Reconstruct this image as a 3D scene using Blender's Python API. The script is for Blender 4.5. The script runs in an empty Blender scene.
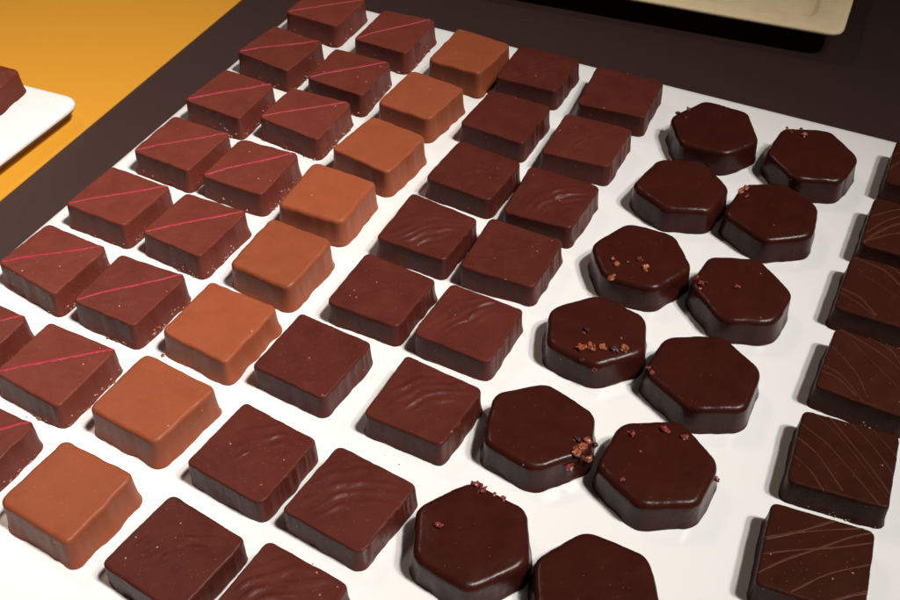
import bpy, bmesh, math, random
from mathutils import Vector, Matrix, noise
from mathutils.bvhtree import BVHTree

S = 0.001                      # all tables below are in millimetres
scene = bpy.context.scene
COL = scene.collection

# centre on the plate, rotation (deg), outline of the top in the piece's own frame
P = {
 'A1': ((-56.00, 452.83), -27.0, [[-12.96, 12.79], [12.88, 12.69], [12.94, -12.78], [-12.87, -12.7]]),
 'A2': ((-72.53, 418.80), -31.2, [[-12.68, 12.15], [12.69, 12.74], [13.26, -12.74], [-13.27, -12.16]]),
 'A3': ((-88.64, 385.23), -28.5, [[-11.87, 12.56], [11.95, 12.67], [13.04, -12.58], [-13.12, -12.65]]),
 'A4': ((-102.93, 352.14), -27.8, [[-12.84, 12.37], [13.15, 13.01], [12.55, -12.7], [-12.85, -12.68]]),
 'A5': ((-120.31, 320.30), -27.5, [[-13.2, 12.49], [13.48, 12.64], [12.78, -12.34], [-13.07, -12.79]]),
 'A6': ((-135.94, 287.31), -30.8, [[-13.54, 11.7], [13.1, 12.59], [13.95, -13.09], [-13.51, -11.19]]),
 'A7': ((-153.38, 252.45), -28.4, [[-12.79, 12.68], [12.76, 12.81], [12.85, -12.84], [-12.83, -12.66]]),
 'B1': ((-24.72, 433.09), -25.2, [[-12.07, 13.0], [12.28, 14.42], [12.55, -14.23], [-12.77, -13.19]]),
 'B2': ((-42.44, 401.69), -24.9, [[-13.28, 12.46], [12.71, 12.76], [13.45, -13.36], [-12.89, -11.86]]),
 'B3': ((-57.78, 372.84), -26.6, [[-13.04, 11.1], [13.13, 13.1], [13.75, -12.99], [-13.84, -11.21]]),
 'B4': ((-74.58, 338.33), -25.8, [[-12.41, 12.19], [12.78, 13.16], [12.73, -12.79], [-13.1, -12.56]]),
 'B5': ((-90.43, 305.36), -28.2, [[-12.65, 12.13], [12.89, 13.59], [12.74, -13.35], [-12.98, -12.37]]),
 'B6': ((-106.50, 271.91), -26.5, [[-13.12, 12.42], [13.36, 13.53], [12.52, -13.29], [-12.75, -12.66]]),
 'B7': ((-122.72, 238.97), -27.9, [[-13.16, 12.38], [12.96, 13.18], [13.27, -13.39], [-13.07, -12.17]]),
 'B8': ((-139.88, 208.57), -27.9, [[-12.84, 12.66], [12.94, 12.79], [12.87, -12.67], [-12.97, -12.78]]),
 'C1': ((7.20, 415.05), -28.2, [[-12.32, 13.91], [12.51, 13.26], [11.5, -13.1], [-11.7, -14.07]]),
 'C2': ((-12.45, 383.24), -30.0, [[-11.85, 12.84], [12.41, 12.77], [11.31, -12.26], [-11.88, -13.34]]),
 'C3': ((-27.23, 350.93), -32.7, [[-12.47, 12.39], [12.36, 12.85], [13.03, -12.95], [-12.93, -12.28]]),
 'C4': ((-44.52, 321.51), -24.2, [[-12.83, 13.37], [12.84, 12.57], [12.4, -12.56], [-12.41, -13.39]]),
 'C5': ((-58.08, 289.91), -28.2, [[-12.81, 13.3], [12.36, 12.98], [12.43, -13.4], [-11.97, -12.89]]),
 'C6': ((-74.58, 258.14), -29.0, [[-13.46, 13.36], [13.06, 13.78], [13.11, -14.16], [-12.7, -12.97]]),
 'C7': ((-89.63, 223.98), -30.8, [[-13.6, 12.59], [13.83, 12.8], [12.44, -12.56], [-12.67, -12.84]]),
 'C8': ((-106.96, 190.14), -30.1, [[-12.98, 12.61], [12.88, 13.2], [13.04, -13.31], [-12.94, -12.51]]),
 'D1': ((35.81, 406.34), -23.9, [[-13.1, 13.28], [13.56, 13.29], [12.8, -12.83], [-13.27, -13.74]]),
 'D2': ((21.54, 372.68), -28.4, [[-13.39, 13.04], [13.24, 13.42], [13.71, -13.57], [-13.57, -12.89]]),
 'D3': ((8.52, 338.13), -29.2, [[-13.18, 12.95], [13.17, 12.47], [13.3, -12.49], [-13.29, -12.93]]),
 'D4': ((-8.12, 305.52), -27.9, [[-13.85, 13.77], [13.56, 12.09], [13.18, -12.39], [-12.89, -13.46]]),
 'D5': ((-22.81, 273.61), -27.1, [[-13.37, 13.3], [13.56, 12.59], [12.85, -12.39], [-13.04, -13.5]]),
 'D6': ((-43.14, 244.04), -28.9, [[-13.46, 13.36], [13.36, 13.4], [13.41, -13.5], [-13.31, -13.26]]),
 'D7': ((-57.11, 205.57), -31.3, [[-13.56, 13.54], [13.28, 13.25], [13.58, -13.54], [-13.3, -13.25]]),
 'D8': ((-73.86, 171.49), -33.3, [[-13.48, 13.42], [13.52, 13.37], [13.41, -13.33], [-13.45, -13.45]]),
 'E1': ((68.34, 389.79), -21.3, [[-13.85, 14.28], [14.17, 13.8], [13.34, -13.49], [-13.67, -14.59]]),
 'E2': ((52.21, 357.11), -23.5, [[-13.11, 13.4], [13.85, 13.32], [12.59, -12.59], [-13.33, -14.13]]),
 'E3': ((36.44, 322.46), -25.0, [[-13.78, 14.18], [13.89, 13.03], [12.54, -12.93], [-12.64, -14.28]]),
 'E4': ((21.17, 292.56), -24.1, [[-13.52, 13.54], [13.72, 12.93], [13.17, -12.72], [-13.37, -13.75]]),
 'E5': ((6.28, 259.01), -27.3, [[-13.14, 13.05], [13.22, 13.08], [13.46, -13.0], [-13.53, -13.13]]),
 'E6': ((-7.71, 225.61), -28.5, [[-14.04, 13.65], [13.83, 12.38], [13.25, -12.6], [-13.05, -13.43]]),
 'E7': ((-27.74, 189.74), -31.7, [[-13.23, 13.2], [13.45, 13.47], [13.05, -13.24], [-13.28, -13.43]]),
 'E8': ((-44.24, 156.99), -31.0, [[-13.4, 13.3], [13.42, 13.26], [13.35, -13.23], [-13.37, -13.32]]),
 'G0': ((179.09, 340.29), -24.5, [[-13.9, 13.9], [13.9, 13.9], [13.9, -13.9], [-13.9, -13.9]]),
 'G1': ((161.44, 305.59), -25.2, [[-13.9, 13.9], [13.9, 13.9], [13.9, -13.9], [-13.9, -13.9]]),
 'G2': ((145.27, 274.06), -25.6, [[-13.9, 13.9], [13.9, 13.9], [13.9, -13.9], [-13.9, -13.9]]),
 'G3': ((131.21, 238.87), -26.6, [[-13.9, 13.9], [13.9, 13.9], [13.9, -13.9], [-13.9, -13.9]]),
 'G4': ((114.98, 205.15), -21.1, [[-13.69, 13.88], [13.89, 13.77], [13.75, -13.58], [-13.95, -14.07]]),
 'G5': ((99.33, 171.51), -20.2, [[-13.9, 13.9], [13.9, 13.9], [13.9, -13.9], [-13.9, -13.9]]),
 'H1': ((102.53, 364.70), -25.6, [[-8.45, 15.7], [8.38, 15.21], [17.05, -1.1], [8.79, -14.18], [-8.56, -15.14], [-17.21, -0.5]]),
 'H2': ((85.14, 329.25), -2.6, [[-7.26, 14.87], [8.64, 14.69], [16.22, -0.26], [8.0, -14.04], [-7.52, -13.89], [-18.08, -1.38]]),
 'H3': ((65.23, 290.83), -21.3, [[-8.17, 14.81], [8.13, 14.5], [17.26, 0.25], [8.49, -14.76], [-9.05, -14.15], [-16.67, -0.64]]),
 'H4': ((47.30, 255.33), 23.5, [[8.15, 13.6], [16.68, -0.82], [9.15, -13.85], [-7.9, -13.72], [-17.12, 0.56], [-8.96, 14.23]]),
 'H5': ((27.15, 215.92), 20.1, [[8.11, 14.38], [16.55, -1.51], [9.48, -13.61], [-8.21, -14.28], [-17.77, -0.52], [-8.17, 15.54]]),
 'H6': ((6.22, 177.53), 28.8, [[8.26, 14.82], [17.0, 0.02], [9.05, -14.87], [-9.06, -14.56], [-16.72, 0.41], [-8.53, 14.18]]),
 'I1': ((136.65, 348.28), -4.8, [[-8.66, 15.69], [8.92, 15.59], [16.89, -0.1], [8.02, -15.22], [-8.47, -15.27], [-16.7, -0.7]]),
 'I2': ((116.03, 315.25), 6.3, [[-6.42, 15.08], [8.23, 14.09], [15.75, 0.46], [8.77, -14.3], [-7.98, -15.46], [-18.36, 0.13]]),
 'I3': ((96.93, 274.71), -3.8, [[-8.84, 14.78], [7.22, 14.6], [16.42, -1.07], [8.86, -14.9], [-7.62, -14.71], [-16.03, 1.3]]),
 'I4': ((79.15, 237.56), 3.2, [[-9.15, 15.19], [8.5, 14.51], [17.08, -0.36], [8.95, -15.68], [-7.2, -14.65], [-18.18, 0.98]]),
 'I5': ((60.48, 202.13), 2.6, [[-8.5, 14.89], [8.71, 14.77], [16.89, -0.39], [8.4, -14.54], [-8.05, -14.22], [-17.44, -0.51]]),
 'I6': ((38.69, 162.11), -27.1, [[-8.49, 14.11], [9.18, 14.24], [17.71, 1.09], [7.63, -13.95], [-9.46, -14.84], [-16.56, -0.65]]),
}
DRIZZLE = {
 'G5': [(0.5, [[-13.96, 0.92], [-5.37, 6.77], [3.79, 14.37]]), (0.3, [[-12.82, 2.21], [-1.51, 8.24], [11.24, 14.22]]), (0.35, [[-15.02, -4.82], [-5.73, 0.05], [4.32, 4.72], [14.01, 10.1]]), (0.4, [[-14.03, -10.57], [-7.79, -3.92], [-0.67, 2.14], [7.74, 9.6], [14.15, 13.93]]), (0.35, [[-3.9, -12.21], [0.62, -7.28], [5.29, -3.07], [14.75, 3.41]]), (0.6, [[5.2, -12.55], [9.88, -8.88], [14.67, -5.79]])],
 'G4': [(0.3, [[-13.24, 7.79], [-6.15, 3.53], [1.24, -3.32], [9.99, -12.03]]), (0.35, [[-13.47, 2.41], [-7.5, -1.96], [-0.23, -10.55]]), (0.3, [[-13.38, -4.79], [-8.68, -8.24], [-5.2, -12.52]]), (0.3, [[-6.84, 14.27], [0.69, 6.25], [7.28, -0.92], [14.35, -9.37]]), (0.3, [[-1.16, 14.67], [7.07, 6.81], [14.38, -1.9]]), (0.2, [[-10.58, 13.51], [-3.13, 7.75], [4.37, -0.15], [11.65, -8.6]]), (0.25, [[4.65, 14.93], [11.94, 7.76], [14.38, 4.81]])],
 'G3': [(0.35, [[-13.28, -4.44], [-8.23, -5.95], [-3.02, -10.16], [-1.09, -11.99]]), (0.4, [[-12.64, -7.05], [-8.56, -7.85], [-3.59, -11.02]]), (0.3, [[-12.15, 3.92], [-4.32, -2.77], [0.28, -9.6]]), (0.25, [[-7.0, 9.01], [1.46, 2.56], [9.62, -3.65]]), (0.35, [[-11.13, 13.07], [-0.85, 9.74], [7.94, 4.72], [12.64, 0.18]]), (0.3, [[-5.14, 14.91], [3.39, 11.92], [12.32, 5.8]]), (0.25, [[-0.61, 16.0], [3.16, 13.02], [7.52, 6.86]])],
 'G2': [(0.5, [[-12.69, -4.53], [-7.39, -6.16], [-2.37, -10.85]]), (0.3, [[-12.84, -6.87], [-7.64, -8.91], [-2.99, -11.8]]), (0.45, [[-12.26, 12.58], [-3.28, 10.72], [3.55, 5.22], [11.34, -2.15]]), (0.35, [[-10.52, 15.29], [-2.23, 14.02], [8.18, 6.84]]), (0.2, [[-6.61, 4.27], [1.11, 0.68], [4.77, -1.48]])],
 'G1': [(0.7, [[-12.43, -11.54], [-10.31, -6.84], [-6.97, -1.5], [-3.35, 2.52], [2.72, 7.74]]), (0.4, [[-12.29, -5.58], [-8.4, 1.56], [-2.59, 8.2]]), (0.35, [[-10.59, -9.91], [-6.22, -5.58], [-0.91, -1.52]]), (0.3, [[-12.28, 3.48], [-6.32, 9.46], [-0.07, 14.05]])],
 'G0': [(0.4, [[-14.34, -6.86], [-10.98, 0.59], [-6.45, 6.99]]), (0.3, [[-14.21, 3.32], [-8.93, 10.99], [-3.84, 14.27]])],
}
NIBS = {
 'H1': [(-15.8, 2.08, 1.6, 0), (-12.71, 5.88, 1.7, 1), (-11.96, 0.27, 1.0, 2), (-13.42, 1.03, 0.8, 0)],
 'H2': [(-3.58, 15.08, 1.3, 2)],
 'H3': [(-8.27, -6.16, 1.5, 2), (-6.03, -8.49, 1.7, 1), (-2.96, -5.63, 1.1, 0), (0.25, -3.25, 1.8, 2), (3.17, -6.37, 2.1, 1), (-6.15, -15.44, 2.0, 1)],
 'H4': [(-3.95, 0.23, 2.0, 0), (-9.39, -5.99, 2.5, 1), (-5.99, -6.96, 2.7, 1), (-2.69, -8.11, 1.8, 1), (0.57, -10.65, 2.0, 0), (3.69, -11.49, 1.9, 1), (4.65, -7.2, 0.9, 1), (-9.34, -15.18, 1.5, 2), (-11.0, -10.39, 1.3, 0)],
 'H5': [(7.86, -9.43, 2.0, 0), (10.04, -10.99, 2.2, 1), (7.75, -12.51, 2.2, 1), (5.35, -13.6, 2.3, 1), (7.6, -16.31, 2.3, 1), (11.23, -12.58, 1.9, 0), (1.54, -17.2, 2.2, 2), (6.27, -15.07, 1.6, 0)],
 'H6': [(8.6, 14.13, 1.6, 2), (10.17, 12.89, 2.0, 2), (9.73, 10.4, 1.9, 2), (13.48, 5.69, 1.6, 2), (-6.89, 6.09, 1.8, 2), (11.77, 7.76, 1.2, 2)],
 'I1': [(-7.66, 15.87, 1.3, 1), (-6.58, 12.07, 1.3, 2), (-2.48, 14.42, 1.5, 1), (-1.73, 11.25, 1.9, 1)],
 'I2': [(-9.44, 10.54, 1.8, 1), (-7.13, 12.05, 1.8, 1), (-8.08, 7.55, 1.5, 1), (-5.34, 13.03, 1.2, 0), (-9.52, 12.86, 1.1, 0)],
 'I3': [(-14.79, 2.87, 2.0, 2), (-13.32, 0.56, 1.9, 2), (-11.61, 1.18, 1.5, 0), (-1.5, -0.2, 1.6, 2), (-13.85, -1.88, 1.0, 1)],
 'I4': [(-17.98, 2.58, 1.4, 2), (-16.63, -0.39, 1.2, 2)],
 'I5': [(-6.18, 10.34, 1.9, 2), (3.49, 11.51, 2.1, 2), (8.84, 8.32, 1.9, 2), (-11.56, -6.07, 1.4, 2), (14.91, -6.66, 1.8, 2), (-4.88, 3.66, 0.8, 1)],
}
WORLD = .022
BACK = 9
#        name, location, target, watts, radius, cone, blend, colour
LAMPS = [('ceiling_spot_right', (1.82, -.52, 3.0), (.14, .19, 0), 305, .15, 12.0, 1.0, (1, .975, .935)),
         ('ceiling_spot_left', (1.24, -.26, 3.0), (-.19, .29, 0), 750, .20, 11.5, 1.0, (1, .965, .91))]

# ------------------------------------------------------------------ materials
def new_mat(name):
    m = bpy.data.materials.new(name); m.use_nodes = True
    nt = m.node_tree
    return m, nt, nt.nodes['Principled BSDF'], nt.links

def set_in(b, **kw):
    for k, v in kw.items():
        b.inputs[k.replace('_', ' ')].default_value = v

def chocolate(name, col, col2, rough=0.34, speck=(0.45, 0.25, 0.16), speck_amount=0.5, sss=0.0, coat=0.0, streak=0.0, spec=0.20):
    m, nt, b, L = new_mat(name)
    N = nt.nodes.new
    tc = N('ShaderNodeTexCoord'); info = N('ShaderNodeObjectInfo')
    off = N('ShaderNodeVectorMath'); off.operation = 'ADD'
    mul = N('ShaderNodeMath'); mul.operation = 'MULTIPLY'; mul.inputs[1].default_value = 3.7
    L.new(info.outputs['Random'], mul.inputs[0]); L.new(mul.outputs[0], off.inputs[1])
    L.new(tc.outputs['Object'], off.inputs[0])
    # soft tempering clouds in the coating
    n1 = N('ShaderNodeTexNoise'); n1.inputs['Scale'].default_value = 130; n1.inputs['Detail'].default_value = 4
    L.new(off.outputs[0], n1.inputs['Vector'])
    r1 = N('ShaderNodeMapRange'); r1.inputs['From Min'].default_value = 0.3; r1.inputs['From Max'].default_value = 0.72
    L.new(n1.outputs['Fac'], r1.inputs['Value'])
    mix = N('ShaderNodeMix'); mix.data_type = 'RGBA'
    mix.inputs['A'].default_value = (*col, 1); mix.inputs['B'].default_value = (*col2, 1)
    L.new(r1.outputs['Result'], mix.inputs['Factor'])
    # every piece a shade of its own
    hv = N('ShaderNodeHueSaturation')
    vr = N('ShaderNodeMapRange'); vr.inputs['To Min'].default_value = 0.86; vr.inputs['To Max'].default_value = 1.12
    L.new(info.outputs['Random'], vr.inputs['Value']); L.new(vr.outputs['Result'], hv.inputs['Value'])
    L.new(mix.outputs['Result'], hv.inputs['Color'])
    # specks of bloom and dust
    vo = N('ShaderNodeTexVoronoi'); vo.inputs['Scale'].default_value = 420
    L.new(off.outputs[0], vo.inputs['Vector'])
    lt = N('ShaderNodeMath'); lt.operation = 'LESS_THAN'; lt.inputs[1].default_value = 0.11
    L.new(vo.outputs['Distance'], lt.inputs[0])
    sep = N('ShaderNodeSeparateColor'); L.new(vo.outputs['Color'], sep.inputs[0])
    gt = N('ShaderNodeMath'); gt.operation = 'GREATER_THAN'; gt.inputs[1].default_value = 1.0 - 0.16 * speck_amount
    L.new(sep.outputs[0], gt.inputs[0])
    mm = N('ShaderNodeMath'); mm.operation = 'MULTIPLY'; L.new(lt.outputs[0], mm.inputs[0]); L.new(gt.outputs[0], mm.inputs[1])
    # finer, fainter grains
    vo2 = N('ShaderNodeTexVoronoi'); vo2.inputs['Scale'].default_value = 1300
    L.new(off.outputs[0], vo2.inputs['Vector'])
    lt2 = N('ShaderNodeMath'); lt2.operation = 'LESS_THAN'; lt2.inputs[1].default_value = 0.17
    L.new(vo2.outputs['Distance'], lt2.inputs[0])
    sp2 = N('ShaderNodeSeparateColor'); L.new(vo2.outputs['Color'], sp2.inputs[0])
    gt2 = N('ShaderNodeMath'); gt2.operation = 'GREATER_THAN'; gt2.inputs[1].default_value = 1.0 - 0.25 * speck_amount
    L.new(sp2.outputs[1], gt2.inputs[0])
    m2 = N('ShaderNodeMath'); m2.operation = 'MULTIPLY'; L.new(lt2.outputs[0], m2.inputs[0]); L.new(gt2.outputs[0], m2.inputs[1])
    m3 = N('ShaderNodeMath'); m3.operation = 'MULTIPLY_ADD'; m3.inputs[1].default_value = 0.35; m3.use_clamp = True
    L.new(m2.outputs[0], m3.inputs[0]); L.new(mm.outputs[0], m3.inputs[2])
    ms = N('ShaderNodeMix'); ms.data_type = 'RGBA'; ms.inputs['B'].default_value = (*speck, 1)
    L.new(m3.outputs[0], ms.inputs['Factor']); L.new(hv.outputs['Color'], ms.inputs['A'])
    L.new(ms.outputs['Result'], b.inputs['Base Color'])
    rr = N('ShaderNodeMapRange'); rr.inputs['To Min'].default_value = rough - 0.05; rr.inputs['To Max'].default_value = rough + 0.09
    L.new(n1.outputs['Fac'], rr.inputs['Value']); L.new(rr.outputs['Result'], b.inputs['Roughness'])
    # skin: very shallow orange peel + the tiniest pores
    n2 = N('ShaderNodeTexNoise'); n2.inputs['Scale'].default_value = 420; n2.inputs['Detail'].default_value = 3
    n3 = N('ShaderNodeTexNoise'); n3.inputs['Scale'].default_value = 2600; n3.inputs['Detail'].default_value = 2
    L.new(off.outputs[0], n2.inputs['Vector']); L.new(off.outputs[0], n3.inputs['Vector'])
    b1 = N('ShaderNodeBump'); b1.inputs['Strength'].default_value = 1; b1.inputs['Distance'].default_value = 0.00012
    b2 = N('ShaderNodeBump'); b2.inputs['Strength'].default_value = 1; b2.inputs['Distance'].default_value = 0.000022
    L.new(n2.outputs['Fac'], b1.inputs['Height']); L.new(n3.outputs['Fac'], b2.inputs['Height'])
    L.new(b1.outputs['Normal'], b2.inputs['Normal']); L.new(b2.outputs['Normal'], b.inputs['Normal'])
    set_in(b, Specular_IOR_Level=spec, Coat_Weight=coat, Coat_Roughness=0.22)
    if sss:
        set_in(b, Subsurface_Weight=sss, Subsurface_Scale=0.0012)
        b.inputs['Subsurface Radius'].default_value = (1.0, 0.35, 0.15)
    return m

def plain(name, col, rough=0.5, nscale=300, var=0.15, bump=0.0, bscale=800, spec=0.5, coat=0.0, stretch=None):
    m, nt, b, L = new_mat(name)
    N = nt.nodes.new
    tc = N('ShaderNodeTexCoord'); mp = N('ShaderNodeMapping'); L.new(tc.outputs['Object'], mp.inputs['Vector'])
    if stretch: mp.inputs['Scale'].default_value = stretch
    n = N('ShaderNodeTexNoise'); n.inputs['Scale'].default_value = nscale; n.inputs['Detail'].default_value = 5
    L.new(mp.outputs[0], n.inputs['Vector'])
    mix = N('ShaderNodeMix'); mix.data_type = 'RGBA'
    mix.inputs['A'].default_value = (*[c * (1 - var) for c in col], 1)
    mix.inputs['B'].default_value = (*[min(1, c * (1 + var)) for c in col], 1)
    L.new(n.outputs['Fac'], mix.inputs['Factor']); L.new(mix.outputs['Result'], b.inputs['Base Color'])
    if bump:
        n2 = N('ShaderNodeTexNoise'); n2.inputs['Scale'].default_value = bscale; n2.inputs['Detail'].default_value = 4
        L.new(mp.outputs[0], n2.inputs['Vector'])
        bb = N('ShaderNodeBump'); bb.inputs['Distance'].default_value = bump; L.new(n2.outputs['Fac'], bb.inputs['Height'])
        L.new(bb.outputs['Normal'], b.inputs['Normal'])
    set_in(b, Roughness=rough, Specular_IOR_Level=spec, Coat_Weight=coat, Coat_Roughness=0.15)
    return m

M_STRIPED = chocolate('dark_striped_coating', (0.122, 0.0250, 0.0160), (0.146, 0.031, 0.0195), 0.38, (0.55, 0.30, 0.22), 0.40, spec=0.14)
M_MILK = chocolate('milk_coating', (0.243, 0.059, 0.0235), (0.272, 0.068, 0.027), 0.40, (0.62, 0.36, 0.20), 0.30, sss=0.25)
M_DARK = chocolate('dark_coating', (0.074, 0.0148, 0.0098), (0.098, 0.0195, 0.0130), 0.38, (0.40, 0.20, 0.13), 0.65, spec=0.14)
M_HEX = chocolate('hexagon_coating', (0.036, 0.0066, 0.0040), (0.045, 0.0082, 0.0048), 0.28, (0.34, 0.18, 0.12), 0.18, spec=0.20)
M_DRIZ = chocolate('drizzled_coating', (0.036, 0.0090, 0.0048), (0.045, 0.0112, 0.0058), 0.36, (0.34, 0.20, 0.12), 0.45, spec=0.10)
M_STRIPE = plain('raspberry_stripe', (0.30, 0.012, 0.027), 0.55, 500, 0.15)
M_LINE = plain('milk_drizzle', (0.076, 0.025, 0.0125), 0.50, 500, 0.2, spec=0.12)
def nib_mat(name, dark, light, scale=1500, thr=.5):
    m, nt, b, L = new_mat(name); N = nt.nodes.new
    tc = N('ShaderNodeTexCoord'); n = N('ShaderNodeTexNoise'); n.inputs['Scale'].default_value = scale; n.inputs['Detail'].default_value = 2
    L.new(tc.outputs['Object'], n.inputs['Vector'])
    r = N('ShaderNodeMapRange'); r.inputs['From Min'].default_value = thr - .12; r.inputs['From Max'].default_value = thr + .1
    L.new(n.outputs['Fac'], r.inputs['Value'])
    mx = N('ShaderNodeMix'); mx.data_type = 'RGBA'; mx.inputs['A'].default_value = (*dark, 1); mx.inputs['B'].default_value = (*light, 1)
    L.new(r.outputs['Result'], mx.inputs['Factor']); L.new(mx.outputs['Result'], b.inputs['Base Color'])
    set_in(b, Roughness=.42, Specular_IOR_Level=.5)
    return m
M_NIB = [nib_mat('nib_dark', (0.010, 0.003, 0.003), (0.05, 0.012, 0.012)),
         nib_mat('nib_orange', (0.070, 0.012, 0.008), (0.36, 0.095, 0.035), thr=.46),
         nib_mat('nib_red', (0.060, 0.006, 0.008), (0.27, 0.040, 0.034), thr=.50)]
M_CRUMB = nib_mat('biscuit_crumb', (0.16, 0.040, 0.024), (0.46, 0.24, 0.15), thr=.54)
M_GOLD = plain('golden_crumb', (0.62, 0.33, 0.03), 0.35, 900, 0.3)
M_PLATE = plain('white_porcelain', (0.80, 0.79, 0.77), 0.16, 25, 0.012, 0.00006, 40, coat=0.3)
M_TABLE = plain('brown_table_paper', (0.029, 0.0105, 0.0084), 0.50, 700, 0.14, 0.00005, 1800, spec=0.6)
M_OCHRE = plain('ochre_paper', (0.60, 0.265, 0.019), 0.60, 420, 0.03, 0.00004, 1500, spec=0.3)
M_TRAY = plain('cream_pulp', (0.82, 0.66, 0.40), 0.55, 160, 0.12, 0.00025, 900)

# ------------------------------------------------------------------ helpers
def link_mesh(name, verts, faces, mat, parent=None, smooth=True, loc=(0, 0, 0), rz=0.0):
    me = bpy.data.meshes.new(name)
    me.from_pydata([(v[0] * S, v[1] * S, v[2] * S) for v in verts], [], faces)
    me.update()
    bm = bmesh.new(); bm.from_mesh(me); bmesh.ops.recalc_face_normals(bm, faces=bm.faces); bm.to_mesh(me); bm.free()
    me.polygons.foreach_set('use_smooth', [smooth] * len(me.polygons))
    me.materials.append(mat)
    o = bpy.data.objects.new(name, me); COL.objects.link(o)
    if parent is not None: o.parent = parent
    o.location = [c * S for c in loc]; o.rotation_euler = (0, 0, rz)
    return o

def tag(o, label, cat, group=None, kind=None):
    if label: o['label'] = label
    if cat: o['category'] = cat
    if group: o['group'] = group
    if kind: o['kind'] = kind

def rounded_outline(poly, r, n, bow=0.0):
    """closed outline of the polygon with rounded corners, n points evenly spaced, starting at the first edge's middle"""
    k = len(poly); pts = []
    P2 = [Vector(p) for p in poly]
    area = sum(P2[i].x * P2[(i + 1) % k].y - P2[(i + 1) % k].x * P2[i].y for i in range(k))
    if area < 0: P2.reverse()
    for i in range(k):
        a, b, c = P2[i - 1], P2[i], P2[(i + 1) % k]
        da = (a - b).normalized(); dc = (c - b).normalized()
        rr = r[i % len(r)] if isinstance(r, list) else r
        rr = min(rr, 0.45 * (a - b).length, 0.45 * (c - b).length)
        s, e = b + da * rr, b + dc * rr
        for j in range(13):
            t = j / 12
            pts.append(s * (1 - t) ** 2 + b * 2 * t * (1 - t) + e * t * t)
        # bowed edge to the next corner
        rn = r[(i + 1) % len(r)] if isinstance(r, list) else r
        rn = min(rn, 0.45 * (c - b).length)
        e2 = c - dc * rn
        nrm = Vector((dc.y, -dc.x))
        for j in range(1, 16):
            t = j / 16
            pts.append(e.lerp(e2, t) + nrm * bow * 4 * t * (1 - t))
    L = [0.0]
    for i in range(len(pts)): L.append(L[-1] + (pts[(i + 1) % len(pts)] - pts[i]).length)
    tot = L[-1]; out = []; j = 0
    for i in range(n):
        s = tot * i / n
        while L[j + 1] < s: j += 1
        t = (s - L[j]) / max(1e-9, L[j + 1] - L[j])
        out.append(pts[j].lerp(pts[(j + 1) % len(pts)], t))
    nr = []
    for i in range(n):
        d = (out[(i + 1) % n] - out[i - 1]).normalized(); nr.append(Vector((d.y, -d.x)))
    return out, nr, tot

def nz(x, y, z=0.0): return noise.noise(Vector((x, y, z)))

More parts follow.
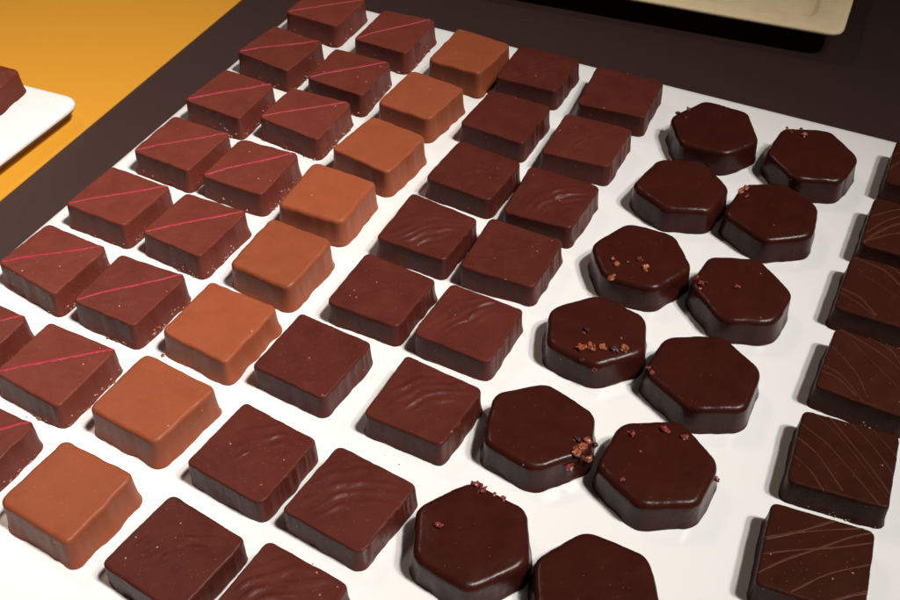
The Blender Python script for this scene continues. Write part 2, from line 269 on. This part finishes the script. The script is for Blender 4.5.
def praline(name, poly, h, mat, seed, corner=2.2, crest=0.9, foot=0.7, foot_amp=0.35, waist=0.15, groove=0.0,
            groove_wl=2.0, wob=0.2, dome=0.0, top_amp=0.12, ripple=None, bow=0.0, soft=0.0, flute=False, n=168, grow=0.25):
    rnd = random.Random(seed); sx, sy = rnd.uniform(0, 90), rnd.uniform(0, 90)
    out, nr, tot = rounded_outline(poly, corner, n, bow)
    zs = []      # (offset, z, level) from foot to crest
    a = 0.29 * crest + grow - .12
    def side(z):          # straight drafted side that eases out into the foot
        u = max(0.0, 1 - z / (h - crest))
        return a + waist * u + foot * u ** 5
    zs += [(side(0) - .3, 0.0, 0), (side(0), 0.16, 0.0), (side(.5), 0.5, 0.1), (side(1.0), 1.0, 0.3), (side(1.7), 1.7, .6),
           (side(2.7), 2.7, .85), (side(.42 * h), 0.42 * h, 1), (side(.55 * h), 0.55 * h, 1), (side(.68 * h), .68 * h, .9),
           (side(h - crest - .4), h - crest - 0.4, .7)]
    for j in range(8):
        t = math.pi / 2 * j / 7
        zs.append((a - crest + crest * math.cos(t), h - crest + crest * math.sin(t), 0.55 * (1 - j / 7)))
    verts = []
    def arcn(i, wl, sd):      # periodic noise along the outline
        th = 2 * math.pi * i / n; R = tot / (2 * math.pi) / wl
        return nz(math.cos(th) * R + sx + sd * 7.1, math.sin(th) * R + sy, sd)
    wobs = [arcn(i, 4.5, 1) * wob + arcn(i, 1.8, 9) * wob * .35 for i in range(n)]
    footn = [foot_amp * (arcn(i, 5.5, 2) * 1.3 + max(0, arcn(i, 9.0, 3)) * 1.6 + .25 * arcn(i, 2.2, 7)) for i in range(n)]
    grov = [groove * (abs(arcn(i, groove_wl, 4)) * 2.0 - .4) * (min(1.3, max(.12, .35 + 2.4 * arcn(i, 16, 11))) if not flute else .18 + 1.0 * max(0, nr[i].x) ** 3) for i in range(n)]
    topz = [top_amp * 1.3 * arcn(i, 5.0, 5) for i in range(n)]
    tx, ty = rnd.uniform(-.02, .02), rnd.uniform(-.02, .02)      # no two tops lie quite level
    def top(x, y, rel):       # height of the top surface, rel = 0 centre .. 1 edge
        z = tx * x + ty * y + top_amp * nz(x / 7 + sx, y / 7 + sy, 6) + top_amp * .45 * nz(x / 2.8 + sx, y / 2.8, 8)
        z += dome * (1 - rel * rel)
        if ripple:
            amp, wl, ang, cx, cy, sp, sq, curve = ripple
            ca, sa = math.cos(ang), math.sin(ang)
            p = (x - cx) * ca + (y - cy) * sa; q = -(x - cx) * sa + (y - cy) * ca
            qq = q + curve * p * p + 1.9 * nz(p / 8 + sx, q / 8 + sy, 2) + .25 * nz(p / 2.5, q / 2.5 + sy, 3)
            w = .5 + .5 * math.sin(2 * math.pi * qq / wl)
            w = w ** 1.6
            msk = math.exp(-(p / sp) ** 2 - (q / sq) ** 2) * max(0, .55 + 1.0 * nz(p / 6 + sy, qq / 2.2 + sx, 5)) * 1.35
            z += 1.4 * amp * w * msk * min(1, max(0, (1 - rel) * 7))
        if soft: z -= soft * max(0, rel - .62) ** 2 / .14
        return z
    for (o, z, g) in zs:
        tfac = max(0, (z - .5 * h) / (.5 * h))
        for i in range(n):
            f = footn[i] * (1 if z < .6 else max(0, 1 - (z - .6) / (.42 * h)))
            off = o + f + wobs[i] + grov[i] * g
            p = out[i] + nr[i] * off
            zz = z
            if 0.1 < z < 1.2: zz = z * (1 + .8 * arcn(i, 3.4, 6))
            zz += (topz[i] + top(p.x, p.y, 1.0)) * tfac
            verts.append((p.x, p.y, zz))
    rings = len(zs)
    base = [Vector(v) for v in verts[(rings - 1) * n:]]
    scl = [.975, .945, .91, .87, .83, .785, .74, .69, .64, .59, .54, .48, .42, .36, .30, .24, .18, .12, .06]
    for s in scl:
        for i in range(n):
            x, y = base[i].x * s, base[i].y * s
            fade = max(0, (s - .55) / .45)
            verts.append((x, y, h + topz[i] * fade + top(x, y, s)))
    verts.append((0, 0, h + top(0, 0, 0)))
    faces = []
    R = rings + len(scl)
    for r in range(R - 1):
        for i in range(n):
            j = (i + 1) % n
            faces.append((r * n + i, r * n + j, (r + 1) * n + j, (r + 1) * n + i))
    for i in range(n): faces.append(((R - 1) * n + i, (R - 1) * n + (i + 1) % n, R * n))
    faces.append(tuple(range(n - 1, -1, -1)))
    return verts, faces

def bvh_of(verts, faces): return BVHTree.FromPolygons([Vector(v) for v in verts], faces)

def surface(bvh, x, y):
    hit = bvh.ray_cast(Vector((x, y, 40)), Vector((0, 0, -1)))
    return hit[0], hit[1]

def lay_strip(bvh, pts, width, height, name, mat, parent, seed, sub=44):
    """a thin piped line that follows the surface below it"""
    rnd = random.Random(seed)
    P2 = [Vector(p) for p in pts]
    def cr(p0, p1, p2, p3, t):
        return .5 * ((2 * p1) + (p2 - p0) * t + (2 * p0 - 5 * p1 + 4 * p2 - p3) * t * t + (-p0 + 3 * p1 - 3 * p2 + p3) * t ** 3)
    ext = [P2[0] * 2 - P2[1]] + P2 + [P2[-1] * 2 - P2[-2]]
    path = []
    seg = len(P2) - 1
    for k in range(sub * seg + 1):
        u = k / sub; i = min(int(u), seg - 1); path.append(cr(ext[i], ext[i + 1], ext[i + 2], ext[i + 3], u - i))
    runs, cur = [], []
    for k, p in enumerate(path):
        loc, nm = surface(bvh, p.x, p.y)
        if loc is None or loc.z < 4.0:
            if len(cur) > 3: runs.append(cur)
            cur = []; continue
        d = (path[min(k + 1, len(path) - 1)] - path[max(k - 1, 0)]).normalized()
        cur.append((loc, nm if nm.z > 0 else -nm, Vector((d.x, d.y, 0))))
    if len(cur) > 3: runs.append(cur)
    V, F = [], []
    m = 7
    for run in runs:
        b0 = len(V)
        for k, (loc, nm, d) in enumerate(run):
            side = d.cross(nm).normalized()
            e = min(1, min(k, len(run) - 1 - k) / 5 + .3)
            w = width * .5 * e * (1 + .5 * nz(k / 14, seed * 3.1, 0) + .25 * nz(k / 4, seed * 1.7, 3)); hh = height * e
            for j in range(m):
                t = math.pi * j / (m - 1)
                V.append(loc + side * math.cos(t) * w + nm * (math.sin(t) * (hh + .03) - .03))
        for k in range(len(run) - 1):
            for j in range(m - 1):
                a = b0 + k * m + j; F.append((a, a + 1, a + 1 + m, a + m))
    return V, F

def chunk(size, rnd, flat=.8):
    bm = bmesh.new(); bmesh.ops.create_icosphere(bm, subdivisions=2, radius=size / 2)
    s = rnd.uniform(0, 99); ax = [rnd.uniform(.75, 1.25) for _ in range(2)] + [rnd.uniform(.6, .95) * flat]
    vs = []
    for v in bm.verts:
        d = v.co.normalized()
        k = 1 + .75 * noise.cell(d * 1.35 + Vector((s, s, s))) * .5 + .45 * nz(d.x * 1.6 + s, d.y * 1.6, d.z * 1.6)
        vs.append(Vector((v.co.x * ax[0], v.co.y * ax[1], v.co.z * ax[2])) * k)
    fs = [tuple(v.index for v in f.verts) for f in bm.faces]
    bm.free()
    rot = Matrix.Rotation(rnd.uniform(0, 6.28), 3, 'Z') @ Matrix.Rotation(rnd.uniform(-.5, .5), 3, 'X')
    return [rot @ v for v in vs], fs

CAM = Vector((0, 0, 275))
def seen_point(o_loc, rz, bvh, x, y, h):
    """surface point of the piece along the line of sight through (x, y, h)"""
    R = Matrix.Rotation(rz, 3, 'Z')
    cam = R.inverted() @ (CAM - Vector((o_loc[0], o_loc[1], 0)))
    t = Vector((x, y, h)); d = (t - cam).normalized()
    hit = bvh.ray_cast(t - d * 25, d)
    return (hit[0], hit[1]) if hit[0] is not None else (None, None)

# ------------------------------------------------------------------ pieces
ORD = ['farthest', 'second from the far end', 'third from the far end', 'fourth from the far end', 'fifth from the far end',
       'sixth from the far end', 'seventh from the far end', 'eighth from the far end']
D45 = math.radians(45)
# ripple: amplitude, wavelength, angle, centre x, y, spread along, spread across, curvature
RIP = {
 'D1': (.16, 3.2, D45, 0, 2, 12, 7, .01), 'D2': (.07, 4, D45, 2, 0, 9, 6, .02), 'D3': (.14, 3.4, .5, 3, 0, 8, 6, .02),
 'D4': (.50, 3.1, .80, 3, -2, 11, 8, .018), 'D5': (.10, 4, .7, -2, 0, 8, 6, .02), 'D6': (.16, 4.2, 1.0, -3, -1, 9, 6, .03),
 'D7': (.34, 3.6, .85, -1, 4, 9, 6, .03), 'D8': (.42, 3.9, .80, -1, 3, 10, 6, .03),
 'E2': (.22, 3.4, 1.0, -2, 2, 10, 6, .02), 'E3': (.48, 3.3, .9, 2, 0, 11, 8, .03), 'E4': (.22, 6, 1.6, 0, 0, 9, 6, .03),
 'E5': (.46, 3.1, .95, -2, 5, 12, 6, .015), 'E6': (.50, 3.4, .90, -2, 3, 11, 8, .02), 'E7': (.50, 3.6, .85, -3, 2, 11, 8, .02),
 'E8': (.55, 3.6, .85, -2, 3, 12, 8, .02)}
FEAT = {
 'D1': ('with a grooved side, farthest', ), 'D2': ('with a scratch mark, second from the far end',), 'D3': ('nearly smooth, third from the far end',),
 'D4': ('with bold combed ripples, fourth from the far end',), 'D5': ('almost smooth, fifth from the far end',), 'D6': ('flat and faintly marked, sixth from the far end',),
 'D7': ('softly rippled, second from the near end',), 'D8': ('wavy topped, at the near end',),
 'E1': ('with a smooth top, farthest',), 'E2': ('faintly rippled, second from the far end',), 'E3': ('with wavy ripples, third from the far end',), 'E4': ('faintly marked, fourth from the far end',),
 'E5': ('rippled on its back half, fifth from the far end',), 'E6': ('with fanned ripples, sixth from the far end',), 'E7': ('with a dripping corner, next to last',), 'E8': ('cut off by the bottom edge, last',)}
COLUMN = {
 'A': ('raspberry-striped dark square', 'of the outer striped column', 'raspberry-striped squares'),
 'B': ('raspberry-striped dark square', 'in the column touching the milk chocolates', 'raspberry-striped squares'),
 'C': ('smooth orange-brown milk chocolate square', 'of its column', 'milk chocolate squares'),
 'D': ('dark square', 'in the column beside the milk squares', 'plain dark squares'),
 'E': ('dark square', 'in the column beside the hexagons', 'plain dark squares'),
 'G': ('dark drizzled square', '', 'drizzled dark squares'),
 'H': ('dark hexagon', 'of the left hexagon column', 'dark hexagon chocolates'),
 'I': ('dark hexagon', 'of the right hexagon column', 'dark hexagon chocolates')}
HEXF = {'H1': 'with one orange crumb on its left corner, farthest', 'H2': 'with a single red crumb at its back, second', 'H3': 'with red crumbs at its front left, third',
        'H4': 'with big orange crumbs across its top, fourth', 'H5': 'with thick orange crumbs on its right side, fifth',
        'H6': 'with red crumbs along its back edge, nearest', 'I1': 'with orange crumbs at its back left, farthest', 'I2': 'with an orange heap on its left corner, second',
        'I3': 'with pink crumbs at its left corner, third', 'I4': 'with a bare top and crumbed left side, fourth',
        'I5': 'with five scattered red crumbs, fifth', 'I6': 'bare on top, cut by the bottom edge, nearest'}
DRF = {'G4': 'with parallel thin arcs, second nearest of the right-edge column', 'G5': 'with crossing lines, nearest of the right-edge column',
       'G3': 'with lines bunched at its front left, fourth down the right-edge column', 'G2': 'with curved double strands, third down the right-edge column', 'G1': 'with a thick strand over its front edge, second down the right edge',
       'G0': 'showing only its left edge, topmost at the right edge'}
EDGE = {'A1': ', cut by the top edge', 'A7': ', cut by the left edge', 'B8': ', cut by the left edge'}
ORDC = ['farthest', 'second from the far end', 'third from the far end', 'fourth from the far end', 'fifth from the far end', 'third from the near end', 'second from the near end', 'nearest']

def label_for(k):
    c, i = k[0], int(k[1]) - 1
    d, where, grp = COLUMN[c]
    if c in 'HI': lab = f"{d} {HEXF[k]} {where}"
    elif c == 'G': lab = f"{d} {DRF[k]}"
    elif c in 'DE': lab = f"{d} {FEAT[k][0]} {where}"
    elif c == 'A': lab = f"{d}, {['farthest', 'second', 'third', 'fourth', 'fifth', 'sixth', 'seventh'][i]} from the far end {where}{EDGE.get(k, '')}".replace('farthest from the far end', 'farthest')
    elif c == 'B': lab = f"{d}, {(ORDC[i] if i < 5 else ['sixth from the far end', 'second from the near end', 'nearest'][i - 5])} {where}" if k not in EDGE else f"{d}, nearest {where}{EDGE[k]}"
    else: lab = f"{d}, {ORDC[i]} {where}"
    if len(lab.split()) > 16: lab = lab.replace('from the far end', 'from back')
    if len(lab.split()) > 16: print('LONG', len(lab.split()), lab)
    return lab, grp

def crumbs_for(bvh, outl, rnd, count, zmax, sides, size=(.35, .95)):
    """little chips stuck to the foot of chosen sides"""
    V, F = [], []
    n = len(outl)
    for _ in range(count):
        s = rnd.choice(sides); t = rnd.gauss(.6 if s == 1 else .3, .3)
        if not 0.04 < t < .97: continue
        a, b = Vector(outl[s]), Vector(outl[(s + 1) % n])
        p = a.lerp(b, t); mid = (a + b) / 2
        dirn = mid.normalized(); z = abs(rnd.gauss(0, zmax * .5)) + .2
        if z > zmax * 1.6: continue
        o = Vector((p.x, p.y, z)) + Vector((dirn.x, dirn.y, 0)) * 12
        hit = bvh.ray_cast(o, Vector((-dirn.x, -dirn.y, 0)))
        if hit[0] is None: continue
        vs, fs = chunk(rnd.uniform(*size), rnd)
        b0 = len(V); V += [v + hit[0] for v in vs]; F += [tuple(i + b0 for i in f) for f in fs]
    return V, F

def build_piece(k):
    (cx, cy), deg, poly = P[k]
    c = k[0]; seed = sum(ord(ch) * 31 ** i for i, ch in enumerate(k)); rnd = random.Random(seed); rz = math.radians(deg)
    ru = rnd.uniform
    if c in 'AB':
        h = 10.2; V, F = praline(k, poly, h, M_STRIPED, seed, corner=[ru(1.4, 2.4) for _ in range(4)], crest=ru(.55, .9), foot=ru(.3, .6), foot_amp=.32,
            waist=.5, groove=.07, groove_wl=3.5, wob=.26, top_amp=.13, dome=.12, grow=.2); mat = M_STRIPED
    elif c == 'C':
        h = {5: 11.0, 6: 10.0}.get(int(k[1]), 11.6); V, F = praline(k, poly, h, M_MILK, seed, corner=[ru(2.0, 3.4) for _ in range(4)], crest=ru(.95, 1.6), foot=ru(.4, .8), foot_amp=.50,
            waist=.5, groove=.05, groove_wl=5.0, wob=.36, top_amp=.17, dome=.1, grow=.2, soft=ru(.0, .18)); mat = M_MILK
    elif c in 'DE':
        h = 9.2; V, F = praline(k, poly, h, M_DARK, seed, corner=[ru(1.6, 2.8) for _ in range(4)], crest=ru(.6, 1.0), foot=ru(.1, .35), foot_amp=.38,
            waist=.3, groove=ru(.25, .75), groove_wl=ru(1.7, 2.3), flute=True, wob=.22, top_amp=.12, dome=.15, ripple=RIP.get(k), grow=.2); mat = M_DARK
    elif c == 'G':
        h = 9.2; V, F = praline(k, poly, h, M_DRIZ, seed, corner=[ru(1.6, 2.2) for _ in range(4)], crest=ru(.8, 1.0), foot=.45, foot_amp=.25,
            waist=.35, groove=.15, groove_wl=3, wob=.15, top_amp=.08, dome=.2, grow=.2); mat = M_DRIZ
    else:
        h = 10.5; V, F = praline(k, poly, h, M_HEX, seed, corner=[ru(2.4, 3.8) for _ in range(6)], crest=ru(1.9, 2.5), foot=ru(.2, .5), foot_amp=.42,
            waist=.5, groove=.1, groove_wl=5, wob=.22, top_amp=.13, dome=.25, grow=.35, bow=.1, soft=.18); mat = M_HEX
    name = 'hexagonal_chocolate' if c in 'HI' else 'square_chocolate'
    o = link_mesh(name, V, F, mat, loc=(cx, cy, 0.03), rz=rz)
    lab, grp = label_for(k); tag(o, lab, 'chocolate', grp)
    bvh = bvh_of(V, F)
    if c in 'AB':
        B, R_, F_, L_ = [Vector(p) for p in poly]
        j = rnd.uniform(-.5, .5)
        up = Vector((-1, 1)).normalized() * (.9 + j)
        d = (R_ - L_)
        pts = [L_ * 1.0 + Vector((0.6, 1.0)), L_ * .94 + Vector((.9, 1.1)), L_ + d * .25 + up * .9, L_ + d * .5 + up * .9, L_ + d * .78 + up * 1.1, R_ - d * .10 + up * 1.5, R_ * .985 + up * .9, R_ * 1.03 - up * .5]
        v, f = lay_strip(bvh, [tuple(p) for p in pts], rnd.uniform(.95, 1.25), .2, 'stripe', M_STRIPE, o, seed)
        if v: link_mesh('stripe', v, f, M_STRIPE, o)
        # edge order of poly: 0 B-R (back right), 1 R-F (front right), 2 F-L (front left), 3 L-B
        v, f = crumbs_for(bvh, poly, rnd, 34 if c == 'B' else 26, 2.6, [1, 1, 1, 2], (.3, 1.0))
        if v: link_mesh('crumbs', v, f, M_CRUMB, o, smooth=False)['kind'] = 'stuff'
        for _ in range(4):
            v, f = crumbs_for(bvh, poly, rnd, 1, 5.0, [1, 1, 2], (.5, 1.1))
            if v: link_mesh('raspberry_bit', v, f, M_NIB[2], o, smooth=False)
    if c == 'G':
        Vd, Fd = [], []
        for q, (w, pl) in enumerate(DRIZZLE[k]):
            e0, e1 = Vector(pl[0]), Vector(pl[-1])
            pl = [tuple(e0 + (e0 - Vector(pl[1])).normalized() * 1.8)] + [tuple(p_) for p_ in pl] + [tuple(e1 + (e1 - Vector(pl[-2])).normalized() * 2.2)]
            v, f = lay_strip(bvh, pl, w * 1.7, .12, 'd', M_LINE, o, seed + q, sub=24)
            b0 = len(Vd); Vd += v; Fd += [tuple(i + b0 for i in g) for g in f]
        if Vd: link_mesh('drizzle', Vd, Fd, M_LINE, o)
        v, f = crumbs_for(bvh, poly, rnd, 9, 1.6, [2], (.3, .7))
        if v: link_mesh('crumbs', v, f, M_CRUMB, o, smooth=False)['kind'] = 'stuff'
    for (x, y, size, col) in NIBS.get(k, []):
        loc, nm = seen_point((cx, cy), rz, bvh, x, y, h)
        if loc is None: 
            loc, nm = bvh.find_nearest(Vector((x, y, h)))[:2]
        vs, fs = chunk(size * 1.08, rnd)
        if nm.dot(Vector((0, 0, 1))) < 0 and loc.z > h * .8: nm = -nm
        link_mesh('fruit_nib' if col == 2 else 'cocoa_nib', [v + loc + nm * size * .25 for v in vs], fs, M_NIB[col], o, smooth=False)
        if size > 1.7:      # a splinter leaning on the nib
            vs, fs = chunk(size * .5, rnd)
            dx = Vector((rnd.uniform(-1, 1), rnd.uniform(-1, 1), 0)).normalized() * size * .62
            l2, n2 = bvh.find_nearest(loc + dx)[:2]
            link_mesh('fruit_nib' if col == 2 else 'cocoa_nib', [v + l2 + Vector((0, 0, size * .12)) for v in vs], fs, M_NIB[rnd.choice([col, col, 2])], o, smooth=False)
    return o

for k in P: build_piece(k)

# ------------------------------------------------------------------ plates, tray, table
TZ = -6.0     # table top; the porcelain's upper face is z = 0
def slab(poly, corner, top_z, bottom_z, rim=4.0, inset=10.0, n=260):
    """porcelain slab: flat top, rounded rim, undercut foot"""
    out, nr, tot = rounded_outline(poly, corner, n)
    prof = [(-inset - 4, bottom_z), (-inset, bottom_z), (-inset, bottom_z + 1.5), (-rim + 2, top_z - 4.0)]
    for j in range(9):
        t = -math.pi / 2 + math.pi * j / 8
        prof.append((-rim + rim * math.cos(t), top_z - 1.7 + 1.7 * math.sin(t) - (.0 if t > 0 else .3)))
    V, F = [], []
    for (o, z) in prof:
        for i in range(n):
            p = out[i] + nr[i] * o; V.append((p.x, p.y, z))
    for r in range(len(prof) - 1):
        for i in range(n):
            j = (i + 1) % n; F.append((r * n + i, r * n + j, (r + 1) * n + j, (r + 1) * n + i))
    F.append(tuple(range(n - 1, -1, -1))); F.append(tuple((len(prof) - 1) * n + i for i in range(n)))
    return V, F

ux, uy = Vector((.9125, -.409)), Vector((-.455, -.8905))
c0 = Vector((-65.6, 480.2))
pp = [c0, c0 + ux * 345, c0 + ux * 345 + uy * 316, c0 + uy * 316]
cen = sum(pp, Vector((0, 0))) / 4
V, F = slab([tuple(p - cen) for p in pp], 13, 0.0, TZ + .0)
plate = link_mesh('serving_plate', V, F, M_PLATE, loc=(cen.x, cen.y, 0))
tag(plate, 'large white porcelain plate carrying all the rows of chocolates', 'plate')

dcorner = Vector((-152.8, 395.8)) * .988
dl = Vector((-.945, .355)).normalized(); dd = Vector((-.462, -.887)).normalized()
dp = [dcorner, dcorner + dl * 150, dcorner + dl * 150 + dd * 200, dcorner + dd * 200]
cen = sum(dp, Vector((0, 0))) / 4
V, F = slab([tuple(p - cen) for p in dp], 9, 3.2, TZ + .5, rim=3.0, inset=7, n=220)
dish = link_mesh('small_plate', V, F, M_PLATE, loc=(cen.x, cen.y, 0))
tag(dish, 'white plate with a rounded corner on the ochre paper at the left edge', 'plate')

V, F = praline('x', [(-13, 13), (13, 13), (13, -13), (-13, -13)], 10.5, M_STRIPED, 77, corner=3.2, crest=1.6, foot=.5, waist=.6, soft=.5, top_amp=.3, wob=.4, grow=0)
o = link_mesh('square_chocolate', V, F, M_STRIPED, loc=(-192.5, 388.5, 3.23), rz=math.radians(-22))
tag(o, 'reddish brown chocolate on the small white plate at the left edge', 'chocolate')

# cream tray at the back right: flared rim, sloping wall, sunken floor
tu = Vector((.947, -.321)).normalized(); tv = Vector((.37, .93)).normalized()
tcor = Vector((170.5, 438.0))
tp = [tcor, tcor + tv * 200, tcor + tv * 200 - tu * 260, tcor - tu * 260]
cen = sum(tp, Vector((0, 0))) / 4
out, nr, tot = rounded_outline([tuple(p - cen) for p in tp], 7, 260)
def ringed(prof, cap_top, cap_bottom, wobble=.25):
    V, F = [], []; n = 260
    for q, (o, z) in enumerate(prof):
        for i in range(n):
            det = tu.x * tv.y - tu.y * tv.x; q_ = out[i]
            a_ = (q_.x * tv.y - q_.y * tv.x) / det * (1 + o / 130); b_ = (tu.x * q_.y - tu.y * q_.x) / det * (1 + o / 100)
            p = tu * a_ + tv * b_ + nr[i] * wobble * nz(i / 6, q * .3, 4); V.append((p.x, p.y, z + .35 * nz(i / 17, o / 9, 2)))
    for r in range(len(prof) - 1):
        for i in range(n):
            j = (i + 1) % n; F.append((r * n + i, r * n + j, (r + 1) * n + j, (r + 1) * n + i))
    if cap_bottom: F.append(tuple(range(n - 1, -1, -1)))
    if cap_top: F.append(tuple((len(prof) - 1) * n + i for i in range(n)))
    return V, F
tray = bpy.data.objects.new('tray', None); COL.objects.link(tray); tray.location = (cen.x * S, cen.y * S, TZ * S)
tray.empty_display_size = .02
tag(tray, 'cream pulp tray with a sunken floor at the top right, its dark shadow below', 'tray')
V, F = ringed([(-25, .2), (-24.5, 3), (-22, 7.0), (-13, 9.6), (-2.0, 10.8), (-.3, 10.9), (0, 11.6), (-.4, 12.3), (-1.4, 12.5), (-8, 11.9), (-13.0, 11.3), (-13.4, 11.1)], False, True)
link_mesh('rim', V, F, M_TRAY, tray)
V, F = ringed([(-13.3, 11.15), (-14.0, 10.7), (-15.0, 9.6), (-16.4, 8.9), (-19, 8.7), (-30, 8.7)], True, False)
link_mesh('well', V, F, M_TRAY, tray)

def sheet(name, pts, z, thick, mat):
    n = len(pts)
    V = [(p[0], p[1], z) for p in pts] + [(p[0], p[1], z - thick) for p in pts]
    F = [tuple(range(n)), tuple(range(2 * n - 1, n - 1, -1))] + [(i, (i + 1) % n, n + (i + 1) % n, n + i) for i in range(n)]
    return link_mesh(name, V, F, mat, smooth=False)
t = sheet('tabletop', [(-1300, -500), (1300, -500), (1300, 1700), (-1300, 1700)], TZ, 25, M_TABLE)
tag(t, 'dark brown tabletop', None, None, 'structure')
a, b = Vector((-99.6, 485.0)), Vector((-171.5, 335.1)); d = (a - b).normalized(); pr = Vector((-d.y, d.x))
q0, q1 = b - d * 500, a + d * 600
och = sheet('paper_runner', [tuple(q0), tuple(q1), tuple(q1 + pr * 620), tuple(q0 + pr * 620)], TZ + .45, .4, M_OCHRE)
tag(och, 'mustard ochre paper sheet lying on the brown tabletop at the top left', 'runner')

rnd = random.Random(5)
for (x, y, s, m, lab) in [(-93.1, 251.1, 1.1, M_NIB[1], 'tiny orange crumb on the white plate between two milk chocolate squares'),
                          (139.5, 224.2, 2.6, M_GOLD, 'golden crumb at the right edge, between two drizzled dark squares')]:
    vs, fs = chunk(s, rnd)
    o = link_mesh('crumb', vs, fs, m, loc=(x, y, s * .3), smooth=False); tag(o, lab, 'crumb')
# fine flakes that came off the pieces while they were set out
V, F = [], []
for _ in range(34):
    k = rnd.choice([q for q in P if q[0] in 'ABBCDEGHI']); (cx, cy) = P[k][0]
    a_ = rnd.uniform(0, 6.28); r_ = rnd.gauss(18.5, 1.6); vs, fs = chunk(rnd.uniform(.18, .42), rnd)
    b0 = len(V); V += [v + Vector((cx + r_ * math.cos(a_), cy + r_ * math.sin(a_), .12)) for v in vs]; F += [tuple(i + b0 for i in f) for f in fs]
o = link_mesh('chocolate_flakes', V, F, M_CRUMB, smooth=False); tag(o, 'fine brown flakes scattered on the white plate between the chocolates', 'crumbs', None, 'stuff')

# ------------------------------------------------------------------ camera
cam = bpy.data.cameras.new('camera'); co = bpy.data.objects.new('camera', cam); COL.objects.link(co); scene.camera = co
cam.sensor_width = 36; cam.lens = 36 * 1146.17 / 900; cam.clip_start = .01; cam.clip_end = 20
pi_, ro = math.radians(44.673), math.radians(.491)
Fw = Vector((0, math.cos(pi_), -math.sin(pi_))); U = Vector((0, math.sin(pi_), math.cos(pi_))); X = Vector((1, 0, 0))
Rt = X * math.cos(ro) + U * math.sin(ro); Up = -X * math.sin(ro) + U * math.cos(ro)
M = Matrix((Rt, Up, -Fw)).transposed().to_4x4(); M.translation = Vector((0, 0, .275)); co.matrix_world = M

# ------------------------------------------------------------------ light
w = bpy.data.worlds.new('World'); scene.world = w; w.use_nodes = True
w.node_tree.nodes['Background'].inputs['Color'].default_value = (1.0, .93, .84, 1)
w.node_tree.nodes['Background'].inputs['Strength'].default_value = WORLD
def spot(name, loc, target, power, size, cone, blend, col):
    l = bpy.data.lights.new(name, 'SPOT'); o = bpy.data.objects.new(name, l); COL.objects.link(o)
    l.energy = power; l.shadow_soft_size = size; l.spot_size = math.radians(cone); l.spot_blend = blend; l.color = col
    o.location = loc; d = Vector(target) - Vector(loc); o.rotation_euler = d.to_track_quat('-Z', 'Y').to_euler()
    return o
for a_ in LAMPS: spot(*a_)
l = bpy.data.lights.new('added_sheen_lamp', 'AREA'); l.shape = 'DISK'; l.size = .30; l.energy = BACK; l.color = (1, .76, .64)  # unseen lamp, added to lay a warm sheen on table and plate
o = bpy.data.objects.new('added_sheen_lamp', l); COL.objects.link(o); o.location = (-1.10, 1.72, 2.2)
o.rotation_euler = (Vector((-.1, .25, 0)) - o.location).to_track_quat('-Z', 'Y').to_euler()
scene.view_settings.view_transform = 'Standard'; scene.view_settings.look = 'None'
scene.view_settings.exposure = 0; scene.view_settings.gamma = 1
